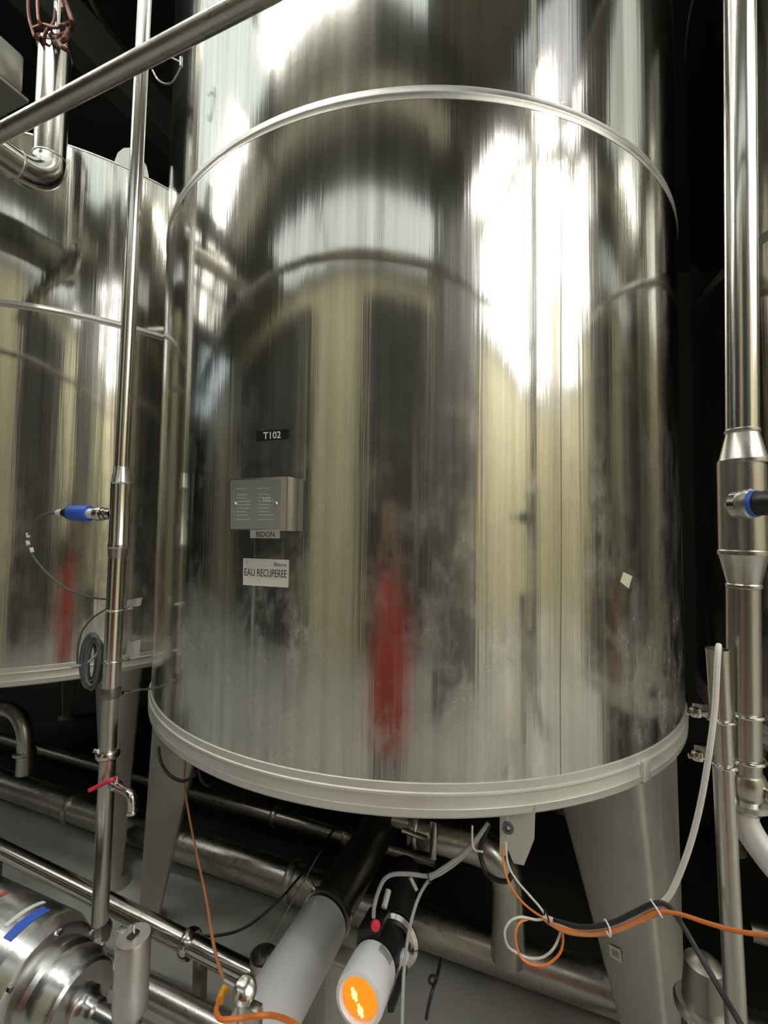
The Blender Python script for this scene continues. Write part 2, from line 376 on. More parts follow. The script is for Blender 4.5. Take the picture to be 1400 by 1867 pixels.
def lettering(text, f, u0, u1, v0, v1, d=.0009, bold=0.0):
    cu = bpy.data.curves.new('lettering', 'FONT'); cu.body = text; cu.offset = bold; cu.resolution_u = 3
    ob = bpy.data.objects.new('lettering', cu); COL.objects.link(ob); dg = bpy.context.evaluated_depsgraph_get(); dg.update()
    me = bpy.data.meshes.new_from_object(ob.evaluated_get(dg)); COL.objects.unlink(ob); bpy.data.objects.remove(ob); bpy.data.curves.remove(cu)
    bm = bmesh.new(); bm.from_mesh(me); bpy.data.meshes.remove(me)
    xs = [v.co.x for v in bm.verts]; ys = [v.co.y for v in bm.verts]; x0, x1, y0, y1 = min(xs), max(xs), min(ys), max(ys)
    for v in bm.verts:
        u = u0 + (v.co.x-x0)/(x1-x0)*(u1-u0); w = v1 + (v.co.y-y0)/(y1-y0)*(v0-v1); v.co = f(u, w, d)
    return bm
f = patch_fn([(467.4,786),(527,782),(527,800),(467,804.6)], 1.0005)
o = tag(obj('tag_label', B(sticker, f), 'tape'), 'black tape label reading T102 in white letters', 'label')
obj('lettering', lettering('T102', f, .21, .745, .16, .86, bold=.01), 'letter_white', o)
f = patch_fn([(443.4,1017.8),(526.6,1020.9),(525.4,1071.5),(442.8,1066.4)], 1.0005)
o = tag(obj('paper_label', B(sticker, f), 'paper'), 'white label reading EAU RECUPEREE under the nameplate', 'label')
obj('lettering', lettering('EAU RECUPEREE', f, .03, .955, .37, .65, bold=.004), 'ink', o)
obj('lettering', lettering('Bière', f, .68, .95, .12, .25, bold=.002), 'ink', o)
obj('lettering', lettering('T', f, .06, .10, .10, .24), 'ink_grey', o)
RP = 1.047
pl = thing('nameplate', 'bent steel nameplate with two rivets standing off the tank', 'nameplate', cyl(480, 967, 1.0))
q = [cyl(419.7, 873.3, RP), cyl(519.5, 870.2, RP), cyl(519.5, 967.6, RP), cyl(419.7, 966.7, RP)]
q = [Vector((p.x, p.y, z)) for p, z in zip(q, (q[0].z, q[0].z, q[3].z, q[3].z))]
q[1].x, q[1].y = q[2].x, q[2].y
nx = (q[1]-q[0]).normalized(); nn = Z.cross(nx) if Z.cross(nx).dot(q[0]-TC) > 0 else -Z.cross(nx)
def plate_map(px, py, d=0.0):
    dd = ray(px, py); t = (q[0]-CAM).dot(nn)/dd.dot(nn); return CAM + dd*t + nn*d
e = cyl(545, 872, 1.0); e.z = q[1].z; e2 = Vector((e.x, e.y, q[2].z)); e0 = cyl(412, 880, 1.0)
bm = bmesh.new(); w = .003
mid = q[1] + nx*.006 - nn*.006
outl = [Vector((e0.x,e0.y,0)) , Vector((q[0].x,q[0].y,0)), Vector((q[1].x,q[1].y,0)), Vector((q[1].x,q[1].y,0))+nx*.004-nn*.002, Vector((mid.x,mid.y,0)), Vector((e.x,e.y,0)), Vector((e.x,e.y,0))+nx*.012]
inn = [p - nn*w for p in outl[:3]] + [p - nn*w*.7 - nx*w for p in outl[3:6]] + [outl[6]-nn*w]
inn[5] = outl[5] - nx*w
loop = outl + inn[::-1]
prism(bm, [p + Z*q[3].z for p in loop], Z*(q[0].z-q[3].z)); obj('bracket', bm, 'bracket', pl)
fp = patch_fn([(421,875.5),(513.5,873.5),(511,964.5),(421,964.5)], None, plate_map)
dp = obj('data_plate', B(sticker, lambda u, v, d=0: fp(u, v, d+.0004), 2, 2, .0012), mat('plate steel', (.34,.35,.33), .42, .35), pl)
rows = bmesh.new()
for v in (.17, .29, .36, .43, .50, .57, .64, .71, .80):
    for u0, u1 in ((.12, .12+.30*random.uniform(.6,1)), (.55, .55+.34*random.uniform(.6,1))):
        prism(rows, [fp(u0,v,.0017), fp(u1,v,.0017), fp(u1,v+.018,.0017), fp(u0,v+.018,.0017)], nn*.0002)
obj('engraving', rows, mat('pale engraving', (.5,.5,.47), .6), pl)
obj('lettering', lettering('102', fp, .66, .80, .36, .45, d=.002), 'letter_white', dp)
for px, py in ((429.5, 919), (504, 918.5)):
    obj('rivet', B(lathe, [(.0048,0),(.0045,.0015),(.003,.003),(0,.0035)], plate_map(px, py, .0015), nn, 16), 'satin', pl)
f = patch_fn([(457.2,966),(511,965.5),(511,981.5),(457,981)], None, lambda x, y, d=0: plate_map(x, y, d+.0016))
o = tag(obj('tape_label', B(sticker, f, 2, 2), 'tape_grey'), 'narrow grey tape label reading BIDON at the nameplate lower edge', 'label')
obj('lettering', lettering('BIDON', f, .2, .83, .22, .85, bold=.01), 'ink', o)
f = patch_fn([(1136.6,1043),(1152.8,1050.7),(1146.4,1073),(1130.6,1060.6)], 1.0005)
tag(obj('sticker', B(sticker, f, 2, 2), 'cream'), 'small cream square sticker low on the right side of the big tank', 'sticker')
# ------------------------------------------------------------------ pipe pieces
def clamp_ring(o, d, r, w=.02, th=.012, m='pipe', parent=None, name='clamp'):
    d = Vector(d).normalized()
    return obj(name, B(lathe, [(r-.001,-w/2),(r+th*.7,-w/2),(r+th,-w*.25),(r+th,w*.25),(r+th*.7,w/2),(r-.001,w/2)], o, d, 32), m, parent)
def straight(parent, a, b, r, m='pipe', name='pipe_section', seg=40):
    return obj(name, B(rod, a, b, r, seg), m, parent)
# ---- left riser
LS = atn(222, 850, .93); ls, ln = LS.dot(U), LS.dot(N)
def zl(py, px=220): return atn(px, py, ln).z
r1, r2 = .0195, .0265
ri_ = thing('riser_pipe', 'upright steel pipe at the left carrying the blue sensor', 'pipe', P3(ls, ln, zl(1765, 185)))
z_ = dict(red0=zl(852), red1=zl(880), tee0=zl(990), tee1=zl(1020), cut=zl(1262, 205), cl=zl(1373, 195), un=zl(1700, 182), bot=zl(1765, 182))
L = lambda z: P3(ls + .013*(z-1.6), ln, z)                  # the riser leans a little
straight(ri_, L(z_['red0']), L(4.4), r1, name='upper_pipe')
obj('reducer', B(lathe, [(r1,0),(r1+.001,-.003),(r2,z_['red1']-z_['red0']),(r2+.0015,z_['red1']-z_['red0']-.003),(r2,z_['red1']-z_['red0']-.006)], L(z_['red0']), Z, 40), 'pipe', ri_)
obj('tee_body', B(lathe, [(r2,0),(r2,z_['tee0']-z_['red1']),(r2+.002,z_['tee0']-z_['red1']-.004),(r2+.002,z_['tee0']-z_['red1']-.012),(r2,z_['tee0']-z_['red1']-.016)], L(z_['red1']), Z, 40), 'pipe', ri_)
obj('lower_reducer', B(lathe, [(r2,.0),(r2-.0005,-.012),(r2-.004,-.035),(r2-.004,-.04)], L(z_['tee0']-.012), Z, 40), 'pipe_dull', ri_)
r3 = r2-.003
straight(ri_, L(z_['cut']), L(z_['tee0']-.045), r3, name='middle_pipe')
straight(ri_, L(z_['un']), L(z_['cut']), r3-.002, 'pipe_dull', name='lower_pipe')
clamp_ring(L(z_['cut']), Z, r3-.003, .03, .006, 'pipe_dark', ri_, 'rubber_joint')
clamp_ring(L(z_['cl']), Z, r3-.003, .022, .011, 'pipe', ri_, 'clamp_union')
cb = L(z_['cl']); obj('wing_nut', B(rod, cb - U*.032, cb - U*.045 + Z*.004 - N*.01, .006, 12), 'pipe', ri_)
obj('bottom_union', B(lathe, [(r3-.002,.03),(r3+.004,.02),(r3+.009,.008),(r3+.009,-.008),(r3+.004,-.02),(r3-.006,-.03)], L(z_['un']), Z, 8), 'pipe', ri_, ang=20)
straight(ri_, L(z_['bot']-.18), L(z_['un']-.02), r3-.007, 'pipe_dull', name='stub_pipe')
# sensor: side port, nut, blue body, black plug, white gland
sc_ = atn(197, 937, ln-.005); sd = (atn(120, 935, ln-.03) - sc_).normalized()
t = thing('level_sensor', 'blue cylindrical level sensor screwed into the left riser pipe', 'sensor', sc_)
def seg_(parent, name, px0, px1, prof, m, seg=32):
    a = sc_ + sd*((197-px0)*.00175); obj(name, B(lathe, [(r, h*.00175) for r, h in prof], a, sd, seg), m, parent)
seg_(t, 'port', 203, 0, [(.014,0),(.014,8),(.018,9),(.018,14),(.013,15),(.013,20)], 'pipe')
seg_(t, 'lock_nut', 187, 0, [(.012,0),(.019,0),(.021,2),(.021,12),(.019,14),(.012,14)], 'pipe', 12)
seg_(t, 'neck', 173, 0, [(.012,0),(.0155,2),(.0155,13),(.012,14)], 'alu')
seg_(t, 'body', 160, 0, [(0,0),(.0225,0),(.0235,2),(.0235,35),(.022,37),(0,37)], 'blue')
seg_(t, 'plug', 123, 0, [(.019,0),(.020,4),(.014,8),(.0115,16),(0,16)], 'black')
seg_(t, 'gland', 108, 0, [(.0105,0),(.0105,10),(.008,14),(0,14)], 'white', 12)
ng = ln-.03
cpts = [sc_ + sd*((197-97)*.00175)] + [atn(px, py, n) for px, py, n in ((80,938,.90),(60,955,.90),(51,985,.90),(60,1013,.90),(85,1044,.91),(120,1072,.93),(160,1088,.95),(196,1093,.962))]
o = tag(obj('sensor_cable', B(tube, cpts, .0032, 8, 6), 'cable_dark_grey'), 'thin dark cable looping from the blue sensor to the riser', 'cable')
for px, py in ((50,976),(50,990),(57,1003)):
    obj('cable_marker', B(rod, atn(px,py-4,.90), atn(px+2,py+4,.90), .0052, 10), 'white', o)
cp = [(198,1108,.965),(170,1126,.965),(150,1150,.955),(142,1180,.95),(141,1210,.95)]
tag(obj('sensor_cable', B(tube, [atn(*c) for c in cp], .003, 8, 6), 'cable_dark_grey'), 'thin grey cable curving from riser down to coiled cable', 'cable')
bm = bmesh.new()
for k in range(16):
    cx, cy, nn_ = 166+random.uniform(-5,5), 1208+random.uniform(-5,5), .925+.0035*k
    rx, ry = 17+random.uniform(-8,6), 45+random.uniform(-8,5); a0 = random.uniform(0, 6)
    tube(bm, [atn(cx + rx*math.cos(a0+i*math.pi/5) + 5*math.sin(a0+i*math.pi/5)*-.6, cy + ry*math.sin(a0+i*math.pi/5), nn_ + .002*math.sin(i)) for i in range(11)], .0042, 8, 4)
co = tag(obj('cable_coil', bm, 'cable_dark_grey'), 'hank of coiled dark grey cable tied beside the left riser', 'cable')
obj('loose_end', B(tube, [atn(*c) for c in ((182,1172,.93),(178,1190,.93),(160,1208,.93),(145,1214,.94),(132,1216,.95))], .0036, 8, 6), 'cable_grey', co)
# U-bolts with pads on the left riser
for i, (py, pad) in enumerate(((1112, ((232,1094),(249,1091),(246,1106),(230,1108))), (1205, ((234,1172),(246,1169),(244,1199),(227,1199))))):
    zc = zl(py, 212); c = L(zc)
    t = thing('pipe_clamp', ('upper' if i == 0 else 'lower') + ' U-bolt clamp with pale pad on the left riser', 'clamp', c)
    rr = r3+.003; loop = [c + U*(rr+.012) + N*.09] + [c + U*(rr*math.cos(a)) + N*(rr*math.sin(a)) for a in [math.radians(x) for x in (20,0,-30,-60,-90,-120,-150,180,160)]] + [c - U*rr + N*.09]
    loop[0] = c + U*rr + N*.03; loop[-1] = c - U*rr + N*.03
    obj('u_bolt', B(tube, loop, .003, 8, 4), 'pipe', t)
    obj('nut', B(rod, c + U*rr + N*.022, c + U*rr + N*.032, .006, 6), 'pipe', t)
    pq = [atn(x, y, .985) for x, y in pad]
    obj('pad', B(prism, pq, N*.02), 'box', t)
# support rail behind the riser for the clamps, and rod to the tank
a = atn(228, 1262, .95); b = cyl(278, 1256, 1.0)
t = thing('stay_rod', 'thin bright stay rod between the left riser and the big tank', 'rod', a)
obj('rod', B(tube, [a, a*.6+b*.4 + Z*.003, b], .0035, 8, 4), 'pipe', t); obj('hook', B(lathe, [(.004,-.01),(.007,-.01),(.007,.012),(.004,.012)], a, b-a, 12), 'pipe', t)
# sample valve with red handle
vc = atn(213, 1430, ln); vz = vc.z
t = thing('sample_valve', 'small chrome tap with red lever on the left riser', 'valve', L(vz))
v0 = L(vz) + U*.015; v1 = atn(236, 1447, ln-.02); dv = (v1-v0).normalized()
obj('body', B(lathe, [(.009,0),(.012,.004),(.012,.018),(.015,.02),(.015,.036),(.011,.04),(.010,(v1-v0).length)], v0, dv, 20), 'pipe', t)
obj('bonnet', B(rod, v0+dv*.028, v0+dv*.028+Z*.03+U*.004, .006, 12), 'pipe', t)
obj('spout', B(tube, [v1-dv*.012, v1, v1+dv*.012-Z*.006, v1+dv*.016-Z*.022, v1+dv*.016-Z*.045], .0115, 16, 4), 'pipe', t)
obj('spout_lip', B(lathe, [(.011,0),(.014,0),(.014,.008),(.011,.008)], v1+dv*.016-Z*.047, Z, 16), 'pipe', t)
h0 = atn(205, 1421, ln-.035); h1 = atn(163, 1441, ln-.05)
obj('handle', B(tube, [v0+dv*.02+Z*.012, h0, h0*.5+h1*.5, h1], [.004]*2+[.0055]*40 if False else .0055, 12, 4), 'red', t, 'red plastic lever')
# ---- overhead pipe along the aisle
c0 = atz(0, 243, 2.35); n0 = c0.dot(N); oh = thing('overhead_pipe', 'steel pipe crossing overhead at the upper left corner', 'pipe', P3(-3, n0, 2.35))
c1 = atz(400, 32, 2.35)
d_ = (c1-c0).normalized(); straight(oh, c0 - d_*3, c0 + d_*3.2, .0155, 'pipe_dull')
clamp_ring(c0 - d_*2.2, d_, .0155, .02, .01, 'pipe', oh, 'union')
# big duct in the upper left corner
de = atn(46, 62, .70); dz_ = de.z+.035
t = thing('cable_duct', 'grey sheet metal duct ending in the top left corner', 'duct', P3(de.dot(U)-.4, .75, dz_-.06))
obj('duct_body', B(rbox, P3(de.dot(U)-1.36, .75, dz_), 2.4, .08, .12, AX, .012), 'duct', t)
obj('bottom_flange', B(rbox, P3(de.dot(U)-1.36, .75, dz_-.066), 2.4, .11, .012, AX, .003), 'duct', t)
obj('bolt', B(rod, P3(de.dot(U)-.18, .710, dz_-.03), P3(de.dot(U)-.18, .695, dz_-.03), .008, 8), 'pipe', t)
# elbow pipe hanging in front of the left tank
ec = atn(89, 332, 1.0); es = ec.dot(U); er = .050; R_ = .095
t = thing('elbow_pipe', 'thick polished drop pipe with elbow in front of left tank', 'pipe', P3(es, 1.0, ec.z))
ztop = atn(93, 88, 1.0).z
straight(t, P3(es, 1.0, ec.z+R_-.02), P3(es, 1.0, ztop), er, 'pipe', 'drop_section')
bend = [P3(es, 1.0 - R_+R_*math.cos(a), ec.z-.02+R_-R_*math.sin(a)) for a in [math.pi/2*i/5 for i in range(6)]]
obj('elbow', B(tube, [P3(es,1.0,ec.z+R_-.015)]+bend[0:]+[P3(es,1.0 - R_-.005,ec.z-.02)], er+.001, 32, 3), 'pipe', t)
straight(t, P3(es, 1.0 - R_, ec.z-.02), P3(es, .1, ec.z-.02), er, 'pipe', 'aisle_section')
for z in (ec.z+R_-.01,): clamp_ring(P3(es,1.0,z), Z, er, .006, .002, 'satin', t, 'weld_ring')
clamp_ring(P3(es,1.0 - R_-.008,ec.z-.02), N, er, .006, .002, 'satin', t, 'weld_ring')
clamp_ring(P3(es,1.0,ztop-.02), Z, er, .02, .004, 'pipe', t, 'end_collar')
# reddish wire bundle wound on top of that pipe
t = thing('wire_bundle', 'reddish brown wires knotted at the top of the elbow pipe', 'wire', P3(es, 1.0, ztop))
W_ = lambda px, py, n=.96: atn(px, py, n)
for pts in ([(52,-40),(52,20),(58,50),(66,70),(82,72),(95,60)], [(68,-40),(69,20),(74,45),(90,62),(106,70)], [(120,5),(130,35),(128,55),(118,72),(100,78)], [(100,-40),(101,10),(98,40),(84,58),(80,80)],
            [(108,-30),(114,15),(124,40),(121,60),(106,82)], [(60,52),(80,45),(100,50),(118,45),(130,40)], [(66,66),(86,60),(104,66),(122,60)], [(84,62),(86,78),(86,92)], [(104,66),(112,84),(124,92)]):
    obj('wire', B(tube, [W_(x, y, .955+random.uniform(-.03,.04)) for x, y in pts], random.uniform(.005,.0085), 10, 6), 'rust', t)
obj('inner_rod', B(rod, P3(es+.005,1.0,ztop-.01), P3(es+.005,1.0,ztop+.7), .013, 16), 'pipe', t)
# dim fittings in the dark upper corner
t = thing('conduit', 'thin dark conduit rising behind the overhead pipe', 'conduit', atn(230,85,1.6))
obj('conduit_tube', B(tube, [atn(150,-30,1.2), atn(190,45,1.35), atn(232,95,1.6)], .008, 10, 6), 'pipe_dark', t)
t = thing('hanging_wire', 'small wire hoop hanging beside the big tank top', 'wire', atn(300,150,1.2))
obj('wire_loop', B(tube, [atn(*c) for c in ((278,128,.88),(288,145,.88),(302,153,.88),(316,148,.88),(330,118,.88),(318,108,.88),(295,97,.88),(280,90,.88))], .0025, 8, 6), 'pipe_dark', t)
obj('hook', B(rod, atn(330,105,.88), atn(330,122,.88), .004, 10), 'pipe', t)
# ---- floor level pipe runs
def run(label, s0, s1, n, z, r, m='pipe_dull', unions=(), cat='pipe', name='floor_pipe', group=None, fall=0):
    t = thing(name, label, cat, P3((s0+s1)/2, n, z-r), group); zz_ = lambda q: z + fall*(q-s0); straight(t, P3(s0,n,zz_(s0)), P3(s1,n,zz_(s1)), r, m)
    for u in unions: clamp_ring(P3(u,n,zz_(u)), U, r, .03, .012, m, t, 'union')
    return t
run('thick dim pipe lying along the floor below the tank row', -6, 2.6, 1.56, .115, .062, 'pipe_dull', (-2.2, -.95, .6))
run('slender pipe along the floor furthest under the tanks', -6, -.45, 1.86, .12, .030, 'pipe_dull', (-1.24, -.86))
pa = run('bright pipe running low in front of the left tank leg', -3.4, -.72, 1.07, .382, .027, 'pipe', (-1.0,), 'pipe', fall=-.045)
run('thin bright pipe just ahead of the low bright pipe', -3.4, -1.30, .950, .388, .013, 'pipe', fall=-.03)
run('grey pipe below the low bright pipe, partly hidden by the actuator', -1.35, -.62, .98, .205, .030, 'pipe_dull')
for s in (-1.9, -.95):
    t = thing('pipe_stand', 'steel stand under the low bright pipes, ' + ('left of the riser' if s < -1.2 else 'by the actuator'), 'stand', P3(s, 1.02, 0))
    obj('post', B(rbox, P3(s, 1.06, .14), .03, .03, .28, AX, .003), 'pipe_dark', t); obj('base', B(rbox, P3(s,1.06,.006), .1,.1,.012, AX, .002), 'pipe_dark', t)
# curved pipe low at far left
t = thing('bend_pipe', 'steel bend dropping to a flange under the left tank', 'pipe', atn(42,1400,1.5))
q0 = [atn(*c) for c in ((-60,1290,1.5),(-5,1290,1.5),(28,1300,1.5),(44,1330,1.5),(46,1370,1.5),(44,1410,1.5))]
obj('bend', B(tube, q0, .036, 24, 6), 'pipe_dull', t); clamp_ring(atn(45,1372,1.5), Z, .036, .02, .014, 'pipe_dull', t, 'flange')
# drain pipe under the main tank, coming forward
ds, dz = -.585, .425
t = thing('drain_pipe', 'thick outlet pipe running forward from below the big tank', 'pipe', P3(ds, 1.2, dz-.06))
straight(t, P3(ds, 1.14, dz), P3(ds, 1.80, dz), .062, 'pipe_dark', 'rear_section')
obj('outlet_bend', B(tube, [P3(ds,1.78,dz),P3(ds,1.85,dz+.015),P3(ds,1.88,dz+.06),P3(ds,1.88,dz+.295)], .062, 24, 5), 'pipe_dark', t)
obj('front_section', B(lathe, [(.0,0),(.05,0),(.066,.006),(.068,.02),(.068,.62),(0,.62)], P3(ds,1.13,dz), -N, 48), 'alu', t, 'bright front sleeve of the outlet pipe')
obj('band_clamp', B(lathe, [(.063,-.02),(.072,-.02),(.072,.0),(.063,.0)], P3(ds,1.135,dz), -N, 40), 'pipe_dull', t)
obj('clamp_screw', B(tube, [P3(ds-.03,1.13,dz+.07),P3(ds-.035,1.12,dz+.085),P3(ds-.055,1.12,dz+.10)], .0055, 10, 4), 'pipe', t)
t = thing('support_post', 'grey square post holding up the outlet pipe', 'post', P3(-.55, 1.10, 0))
obj('post', B(rbox, P3(-.535, 1.12, .175), .062, .05, .35, AX, .004), 'post', t); obj('saddle', B(rbox, P3(-.56,1.12,.356), .12,.05,.012, AX, .003), 'post', t)
t = thing('pipe_tee', 'short upright pipe stub with bright rim left of the outlet pipe', 'pipe', P3(-.80,1.06,.2))
tz = atn(480,1745,1.06); obj('stub', B(lathe, [(.034,-.25),(.034,0),(.036,.002),(.036,.006),(.03,.006),(.03,-.05)], tz, Z, 32), 'pipe_dull', t)
# rod and long black cable crossing the gloom
t = thing('thin_rod', 'thin steel rod slanting up behind the outlet pipe', 'rod', atn(492,1715,1.25))
obj('rod', B(rod, atn(492,1715,1.25), atn(588,1545,1.5), .0028, 8), 'pipe_dull', t)
tag(obj('cable', B(tube, [atn(*c) for c in ((270,1690,1.12),(330,1702,1.12),(390,1706,1.13),(445,1692,1.15),(500,1650,1.2),(545,1600,1.3),(580,1555,1.45),(610,1510,1.6))], .0042, 8, 6), 'cable_black'), 'long black cable sagging behind the low bright pipe', 'cable')
tag(obj('cable', B(tube, [atn(*c) for c in ((288,1350,1.30),(292,1385,1.24),(308,1412,1.22),(332,1424,1.2),(352,1416,1.2),(362,1405,1.22),(366,1420,1.2),(378,1432,1.2),(392,1424,1.25))], .0055, 8, 6), 'cable_black'), 'black cable looped under the left edge of the big tank', 'cable')
tag(obj('cable', B(tube, [atn(*c) for c in ((338,1380,1.26),(336,1420,1.23),(342,1470,1.2),(352,1525,1.15),(364,1580,1.1),(378,1650,1.0),(390,1725,.88),(404,1775,.80),(414,1794,.76))], .0036, 8, 6), 'cable_brown'), 'thin orange cable dangling past the left leg of the big tank', 'cable')
# ---- pump bottom left
pn = .70; pc = atn(150, 1832, pn); pz = pc.z
def ps(px, py): return atn(px, py, pn).dot(U)
t = thing('pump', 'stainless pump with stepped end cap in the bottom left corner', 'pump', P3(pc.dot(U)-.3, pn, 0))
s0 = pc.dot(U)
obj('housing', B(lathe, [(.100,-1.2),(.119,-1.18),(.120,-.150),(.118,-.144),(.108,-.112),(.098,-.106),(0,-.106)], P3(s0,pn,pz), U, 72), 'pump', t)
obj('cover', B(lathe, [(.084,-.11),(.088,-.10),(.088,-.080),(.080,-.070),(.080,-.062),(.086,-.056),(.086,-.036),(.078,-.022),(.076,-.006),(.070,.0),(.03,.004),(0,.004)], P3(s0,pn,pz), U, 72), 'pump', t)
obj('hub', B(lathe, [(.034,0),(.036,.012),(.03,.016),(.024,.03),(.024,.045),(.019,.05),(.019,.16),(0,.16)], P3(s0,pn,pz), U, 32), 'pump', t)
for k in range(6):
    a = math.radians(60*k+20); c = P3(s0-.110, pn, pz) + (N*math.cos(a)+Z*math.sin(a))*.103
    obj('bolt', B(rod, c, c+U*.008, .006, 6), 'pipe', t)
obj('foot', B(rbox, P3(s0-.5,pn,(pz-.12)/2), .3,.2,pz-.12, AX, .01), 'pump', t)
def tape_strip(name, label, m, ds0, ds1, a0, a1):
    bm = bmesh.new(); R0 = .1205; k = 8; g = []
    for th in (0,.0008):
        row = []
        for i in range(k+1):
            a = math.radians(a0+(a1-a0)*i/k)
            for s in (ds0, ds1): row.append(bm.verts.new(P3(s0+s+ (0 if th<0 else 0), pn, pz) + (-N*math.cos(a)+Z*math.sin(a))*(R0+th)))
        g.append(row)
    for r in g:
        for i in range(k): bm.faces.new((r[2*i], r[2*i+1], r[2*i+3], r[2*i+2]))
    for i in range(k):
        for e in (0,1): bm.faces.new((g[0][2*i+e], g[0][2*i+2+e], g[1][2*i+2+e], g[1][2*i+e]))
    for i in (0,k): bm.faces.new((g[0][2*i], g[0][2*i+1], g[1][2*i+1], g[1][2*i]))
    tag(obj(name, bm, m), label, 'tape')
tape_strip('tape_mark', 'short blue tape stripe stuck on the pump housing', 'blue', -.196, -.168, 68, 108)
tape_strip('tape_mark', 'narrow white tape stripe stuck on the pump housing', 'white', -.222, -.210, 76, 116)
tape_strip('tape_mark', 'reddish tape mark on the pump at the left edge', mat('dull red tape', (.5,.10,.07), .5), -.330, -.316, 82, 105)
# upright actuator on the pump line
acn = .66; ac = atn(243, 1705, acn); ab = atn(236, 1860, acn); sa = ac.dot(U)
t = thing('valve_actuator', 'upright steel actuator cylinder with slotted top beside the pump', 'actuator', P3(sa, acn, ab.z-.1))
H = ac.z-ab.z
axd = (Z + U*.02).normalized()
obj('cylinder', B(lathe, [(0,0),(.018,0),(.022,.012),(.030,.018),(.031,.025),(.031,H-.004),(.029,H),(0,H)], ab, axd, 40), 'satin', t)
obj('stem', B(rod, ac+N*.0, ac + Z*.022, .0035, 10), 'pipe', t)
obj('slot', B(rbox, ac + Z*.0015+N*.0, .012,.02,.004, AX, .001), 'black', t)
obj('side_lug', B(rbox, ac - U*.030 - Z*.004, .02,.014,.012, AX, .002), 'pump', t)
obj('neck', B(rod, ab - Z*.16, ab + Z*.005, .017, 24), 'pump', t)
# small clamp valve at the bottom with orange wire
cvn = .70; cv = atn(446, 1808, cvn)
t = thing('clamp_valve', 'small steel clamp with slanted cap gripping the orange cable', 'valve', cv - Z*.12)
cd_ = (Z*.75 - N*.35 + U*.35).normalized()
obj('cap', B(lathe, [(0,.0),(.018,.0),(.021,.004),(.021,.014),(.018,.022),(.012,.026),(0,.027)], cv, cd_, 28), 'pipe', t)
obj('stem', B(rod, cv - Z*.16, cv + Z*.006, .013, 20), 'pipe', t)
obj('jaw', B(rbox, cv - Z*.06 + U*.02, .03,.02,.09, AX, .004), 'pipe_dull', t)
obj('pin', B(rod, cv - U*.045 + Z*.004, cv, .005, 10), 'pipe', t)
tag(obj('cable', B(tube, [atn(*c) for c in ((414,1794,.73),(402,1820,.70),(394,1842,.66),(402,1858,.64),(424,1858,.64),(446,1856,.645),(470,1852,.64),(500,1852,.64),(535,1866,.60),(560,1890,.58))], .0042, 8, 6), 'cable_orange'), 'bright orange cable wrapped around the small clamp at the bottom', 'cable')
obj_ = tag(obj('tape_sleeve', B(tube, [atn(*c) for c in ((417,1793,.728),(408,1806,.715),(400,1826,.695))], .0072, 12, 5), 'yellow'), 'yellow tape sleeve on the orange cable beside the clamp', 'tape')
# ---- indicator lamp on the second outlet
bs = atn(654, 1824, .86); bn_ = .86; b_s, b_z = bs.dot(U), bs.z
be = atn(684, 1757, .955); da = (bs-be).normalized(); LB = (bs-be).length
t = thing('indicator_lamp', 'white cylinder lamp head with glowing amber lens', 'lamp', bs)
obj('shell', B(lathe, [(0,-.002),(.040,0),(.049,.006),(.051,.02),(.052,LB-.01),(.050,LB+.001),(.043,LB+.003),(.039,LB-.002),(.038,LB-.02),(0,LB-.02)], be, da, 48), 'white', t)
obj('lens', B(lathe, [(.039,LB-.019),(.036,LB-.008),(.027,LB+.001),(0,LB+.003)], be, da, 40), 'lens_glow', t, 'glowing amber lens')
x_, y_, _ = frame_z(da)
upv = (Z - da*Z.dot(da)).normalized(); sv = da.cross(upv)
for a, b in ((.010,.009),(-.013,-.006)):
    c = be + da*(LB+.0035) + upv*a + sv*b; dd = (upv*.85 + sv*.5).normalized()
    obj('bright_core', B(tube, [c - dd*.011, c - dd*.004, c + dd*.004, c + dd*.011], [.003]*6+[.0055]*7+[.003]*6, 12, 6), 'filament_glow', t)
obj('imprint', B(rbox, be + da*(LB*.33) + (upv*.75 + ri*.62).normalized()*.0515, .003, .034, .018, ((upv*.75+ri*.62).normalized(), (upv*.75+ri*.62).normalized().cross(da), da), .001), 'tape_grey', t)
hb = be - da*.03
obj('head', B(lathe, [(0,-.07),(.034,-.07),(.046,-.05),(.048,-.005),(.046,.028),(0,.028)], hb, da, 32), 'black', t)
obj('head_block', B(rbox, hb + upv*.036 - ri*.022 - da*.02, .055,.085,.055, (ri, da, upv), .008), 'black', t)
k0 = atn(685, 1685, .93); obj('red_button', B(lathe, [(.0105,0),(.0105,.006),(.008,.010),(0,.011)], k0, -fw*.8+da*.3, 20), 'red', t, 'red indicator button')
k1 = hb + ri*.055 - upv*.005; obj('white_knob', B(lathe, [(0,0),(.010,0),(.012,.004),(.012,.02),(.009,.026),(0,.026)], k1 - da*.01, da, 20), 'white', t)
obj('strap', B(rbox, k1 + ri*.006 + da*.06 - upv*.02, .014,.10,.02, (ri, da, upv), .003), 'black', t)
k2 = hb - da*.05; obj('steel_ring', B(lathe, [(.040,0),(.056,0),(.058,.004),(.058,.012),(.050,.018),(.040,.018)], k2 + ri*.022, da, 40), 'pipe', t)
k3 = atn(700, 1655, 1.02); obj('cable_gland', B(rod, k3, k3 - da*.03 + upv*.02, .007, 12), 'white', t)
# black sleeve pipe behind the lamp
hbk = hb - da*.06
t = thing('rubber_sleeve', 'dark rubber covered pipe leading back from the lamp head', 'pipe', hbk)
bk = atn(738, 1590, 1.5)
obj('sleeve', B(lathe, [(0,0),(.046,0),(.048,.01),(.048,(bk-hbk).length),(0,(bk-hbk).length)], hbk, bk-hbk, 32), 'cable_black', t)
